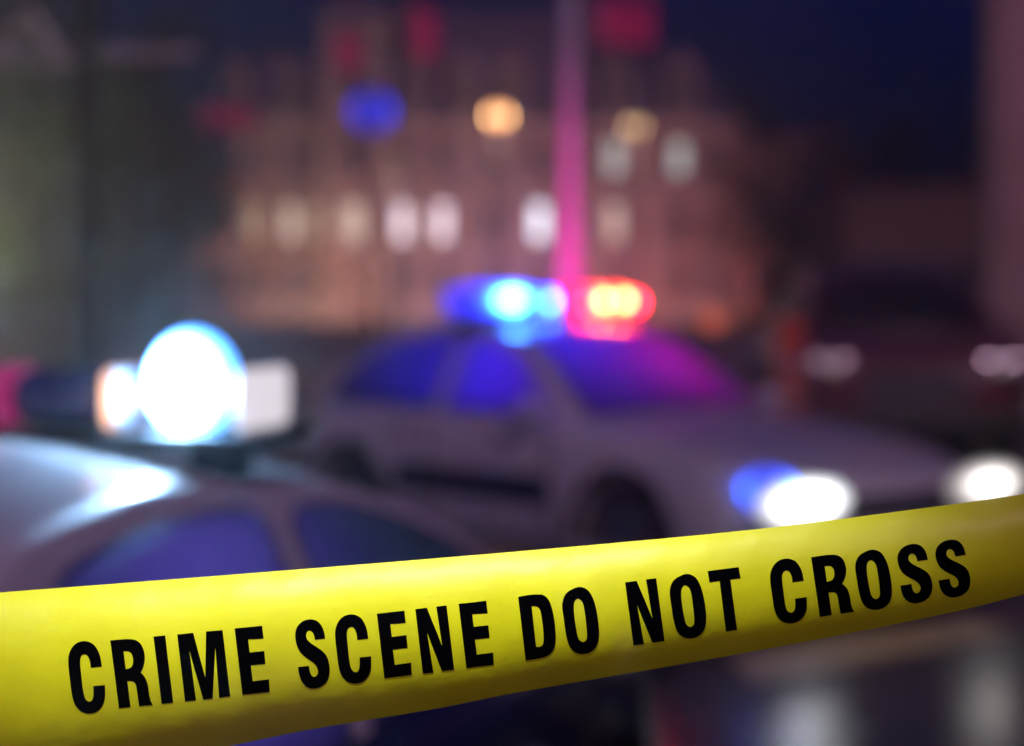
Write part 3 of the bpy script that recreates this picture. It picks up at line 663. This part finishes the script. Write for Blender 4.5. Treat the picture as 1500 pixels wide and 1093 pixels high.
#street_lamp(420, 396, 88, .18, lamp_mat('amber_globe_low', (1, .5, .2), 1.5), 1800, (1, .55, .36), 'low faint lamp before the left half of the hotel')
#street_lamp(1320, 372, 66, .16, lamp_mat('amber_globe_low2', (1, .6, .2), .8), 260, (1, .6, .3), 'faint low lamp before the low brown building at right')
street_lamp(-60, 300, 30, .2, lamp_glow, 260, (.85, 1, .7), 'assumed street lamp beyond the left edge lighting the green tree')  # lamp out of view, assumed from the lit foliage
l = bpy.data.lights.new('lamp_light', 'POINT'); l.energy = 300; l.color = (.95, 1, .72); l.shadow_soft_size = .2  # extra unseen light without a lamp, added to brighten the green tree
lo = bpy.data.objects.new('lamp_light', l); COL.objects.link(lo); lo.location = P(-150, 330, 31)
def added_floodlight(px, Y, energy, col, label, dist=7.0, tilt=34, size=125):  # unseen uplights, added to brighten the hotel front
    p = P(px, 420, Y - dist); t = empty('added_floodlight', (p.x, p.y, 0)); tag(t, label, 'added_floodlight', 'added ground floodlights washing the hotel front')
    MB().box(-.2, -.06, .05, .2, .06, .09).build('bracket', M['dark_steel'], t)
    h_ = MB().box(-.22, -.14, .10, .22, .10, .40).build('housing', M['dark_steel'], t, bevel=.02)
    MB().box(-.19, .101, .13, .19, .112, .37).build('lens', win_lit['warm'], h_)
    l = bpy.data.lights.new('added_flood', 'SPOT'); l.energy = energy; l.color = col; l.spot_size = R(size); l.spot_blend = .8; l.shadow_soft_size = .15
    lo = bpy.data.objects.new('added_flood', l); COL.objects.link(lo); lo.parent = t; lo.location = (0, .25, .4); lo.rotation_euler = (R(90+tilt), 0, 0)
added_floodlight(430, 100, 1749, (1, .52, .36), 'uplight added on the ground at the left part of the hotel front')
added_floodlight(570, 99, 1749, (1, .46, .44), 'uplight added on the ground below the hotel tower')
added_floodlight(720, 100, 1749, (.85, .40, .62), 'uplight added on the ground before the middle of the hotel')
added_floodlight(880, 100, 1591, (1, .33, .46), 'uplight added on the ground right of the magenta pole')
added_floodlight(1030, 100, 1352, (1, .36, .38), 'uplight added on the ground at the right corner of the hotel')

# ---------------------------------------------------------------- things on the far side of the street
tm_ = M['orange']
def delineator(px, Y, label):
    p = P(px, 420, Y); r = empty('traffic_delineator', (p.x, p.y, 0)); tag(r, label, 'traffic post')
    MB().tube([(0, 0, .05), (0, 0, .5), (0, 0, 1.42), (0, 0, 1.47)], [.15, .13, .11, .04], 18).build('post', tm_, r, smooth=True)
    MB().tube([(0, 0, 0), (0, 0, .05)], .25, 18).build('foot', M['rubber'], r)
    for z in (.75, 1.02): MB().tube([(0, 0, z), (0, 0, z+.12)], .132, 18, False).build('band', M['reflective'], r)
delineator(1158, 16.5, 'tall orange traffic post with pale bands beyond the second police car')
p = P(1045, 420, 20); bl_ = empty('warning_lamp', (p.x, p.y, 0)); tag(bl_, 'small orange warning lamp on a stand just right of the red flashing lights', 'warning lamp')
MB().tube([(0, 0, 0), (0, 0, 1.28)], .02, 8).build('stand', M['dark_steel'], bl_)
MB().box(-.2, -.15, 0, .2, .15, .05).build('foot', M['rubber'], bl_, bevel=.01)
MB().sphere((0, 0, 1.37), .11, 14).build('lamp', lamp_mat('orange_warning', (1, .16, .04), 1.0, fall=.4), bl_, smooth=True)
p = P(1240, 420, 28); yb = empty('bollard', (p.x, p.y, 0)); tag(yb, 'dull yellow post left of the maroon parked car', 'bollard')
MB().tube([(0, 0, 0), (0, 0, 1.4), (0, 0, 1.52)], [.12, .12, .04], 16).build('post', M['yellow_paint'], yb, smooth=True)
MB().tube([(0, 0, 0), (0, 0, .04)], .2, 16).build('base_plate', M['dark_steel'], yb)

# ---------------------------------------------------------------- trees
def tree_meshes(kind, H, spread, leaf_m, n=2600, seed=0):
    rnd = random.Random(seed)
    tr = MB(); crown = MB()
    pts = [(0, 0, 0), (rnd.uniform(-.1, .1), 0, H*.25), (rnd.uniform(-.25, .25), rnd.uniform(-.2, .2), H*.55), (rnd.uniform(-.3, .3), 0, H*.85)]
    tr.tube(pts, [H*.032, H*.024, H*.016, H*.005], 10)
    cl_ = []
    for k in range(16):
        t = rnd.uniform(.3, .98); base = Vector((interp([(0, 0), (.55, pts[2][0]), (1, pts[3][0])], t), 0, H*t*.86))
        a = rnd.uniform(0, 2*math.pi); ln = spread*(1.15 - abs(t-.5)*.9)*rnd.uniform(.55, 1)
        e = base + Vector((math.cos(a)*ln, math.sin(a)*ln, rnd.uniform(.05, .22)*H))
        e.z = min(e.z, H)
        tr.tube([base, (base+e)/2 + Vector((0, 0, -.04*H)), e], [H*.010, H*.006, H*.002], 6, False)
        cl_.append((e, spread*rnd.uniform(.28, .5))); cl_.append(((base+e)/2, spread*rnd.uniform(.2, .35)))
    for k in range(n):
        c, r = rnd.choice(cl_); d = Vector((rnd.gauss(0, 1), rnd.gauss(0, 1), rnd.gauss(0, .8))); d = d.normalized()*r*rnd.random()**.4
        q = c + d; s_ = rnd.uniform(.10, .22)*H/9
        u = Vector((rnd.gauss(0, 1), rnd.gauss(0, 1), rnd.gauss(0, 1))).normalized(); v = u.orthogonal().normalized()
        crown.face([q-u*s_, q-v*s_*.5, q+u*s_, q+v*s_*.5])
    return tr, crown
def tree(px, Y, pyt, spread, leaf_m, label, seed, group):
    p = P(px, 420, Y); H = P(0, pyt, Y).z
    r = empty('tree', (p.x, p.y, 0), seed*1.3); tag(r, label, 'tree', group)
    tr, cr = tree_meshes('', H, spread, leaf_m, 2600, seed)
    tr.build('trunk', M['bark'], r, smooth=True)
    me = bpy.data.meshes.new('crown'); me.from_pydata(cr.v, [], cr.f); me.materials.append(leaf_m)
    c = bpy.data.objects.new('crown', me); COL.objects.link(c); c.parent = r
GA, GB = 'trees at the left side of the street', 'trees behind the street at right'
tree(30, 34, 190, 1.5, M['leaf_green'], 'green leafy tree lit by an assumed lamp at the left edge', 1, GA)
tree(75, 46, 110, 2.2, M['leaf_green'], 'taller green tree just behind the dark utility pole', 2, GA)
tree(190, 55, 20, 2.4, M['leaf_dark'], 'tallest dark tree, rising between the utility pole and the hotel', 3, GA)
tree(250, 80, 175, 2.3, M['leaf_dark'], 'dark tree in front of the left wing of the hotel', 4, GA)
tree(-40, 60, -30, 3.0, M['leaf_dark'], 'dark tree half cut off by the left edge behind the green one', 5, GA)
tree(1140, 88, 150, 2.8, M['leaf_dark'], 'dark tree just past the right corner of the hotel', 6, GB)
tree(1215, 84, 165, 2.6, M['leaf_dark'], 'dark tree in the middle of the gap between hotel and column', 7, GB)
tree(1300, 80, 150, 2.9, M['leaf_dark'], 'broad dark tree above the low brown building', 8, GB)
tree(1395, 78, 160, 2.7, M['leaf_dark'], 'dark tree partly behind the right hand column', 9, GB)
# distant wood closing the view
rnd = random.Random(3); b = MB()
for k in range(9000):
    x = rnd.uniform(-75, 75); z = rnd.uniform(0, 1)**.8*(7 + 2.5*math.sin(x*.21) + 1.5*math.sin(x*.6+1)); y = 150 + rnd.uniform(-4, 4)
    q = Vector((x, y, z)); u = Vector((rnd.gauss(0, 1), rnd.gauss(0, 1), rnd.gauss(0, 1))).normalized(); v = u.orthogonal(); s_ = rnd.uniform(.4, 1.0)
    b.face([q-u*s_, q-v*s_*.7, q+u*s_, q+v*s_*.7])
me = bpy.data.meshes.new('distant_wood'); me.from_pydata(b.v, [], b.f); me.materials.append(M['leaf_dark'])
o = bpy.data.objects.new('distant_wood', me); COL.objects.link(o); tag(o, kind='stuff')

# ---------------------------------------------------------------- night haze
hz = MB().box(-195, -45, -1, 195, 195, 32).build('haze', M['steel']); tag(hz, kind='stuff')
hm = bpy.data.materials.new('night_haze'); hm.use_nodes = True; t = hm.node_tree
t.nodes.remove(t.nodes['Principled BSDF']); v = t.nodes.new('ShaderNodeVolumePrincipled')
v.inputs['Color'].default_value = (.92, .92, .95, 1); v.inputs['Density'].default_value = .009; v.inputs['Anisotropy'].default_value = .85
t.links.new(v.outputs[0], t.nodes['Material Output'].inputs['Volume'])
hz.data.materials.clear(); hz.data.materials.append(hm)
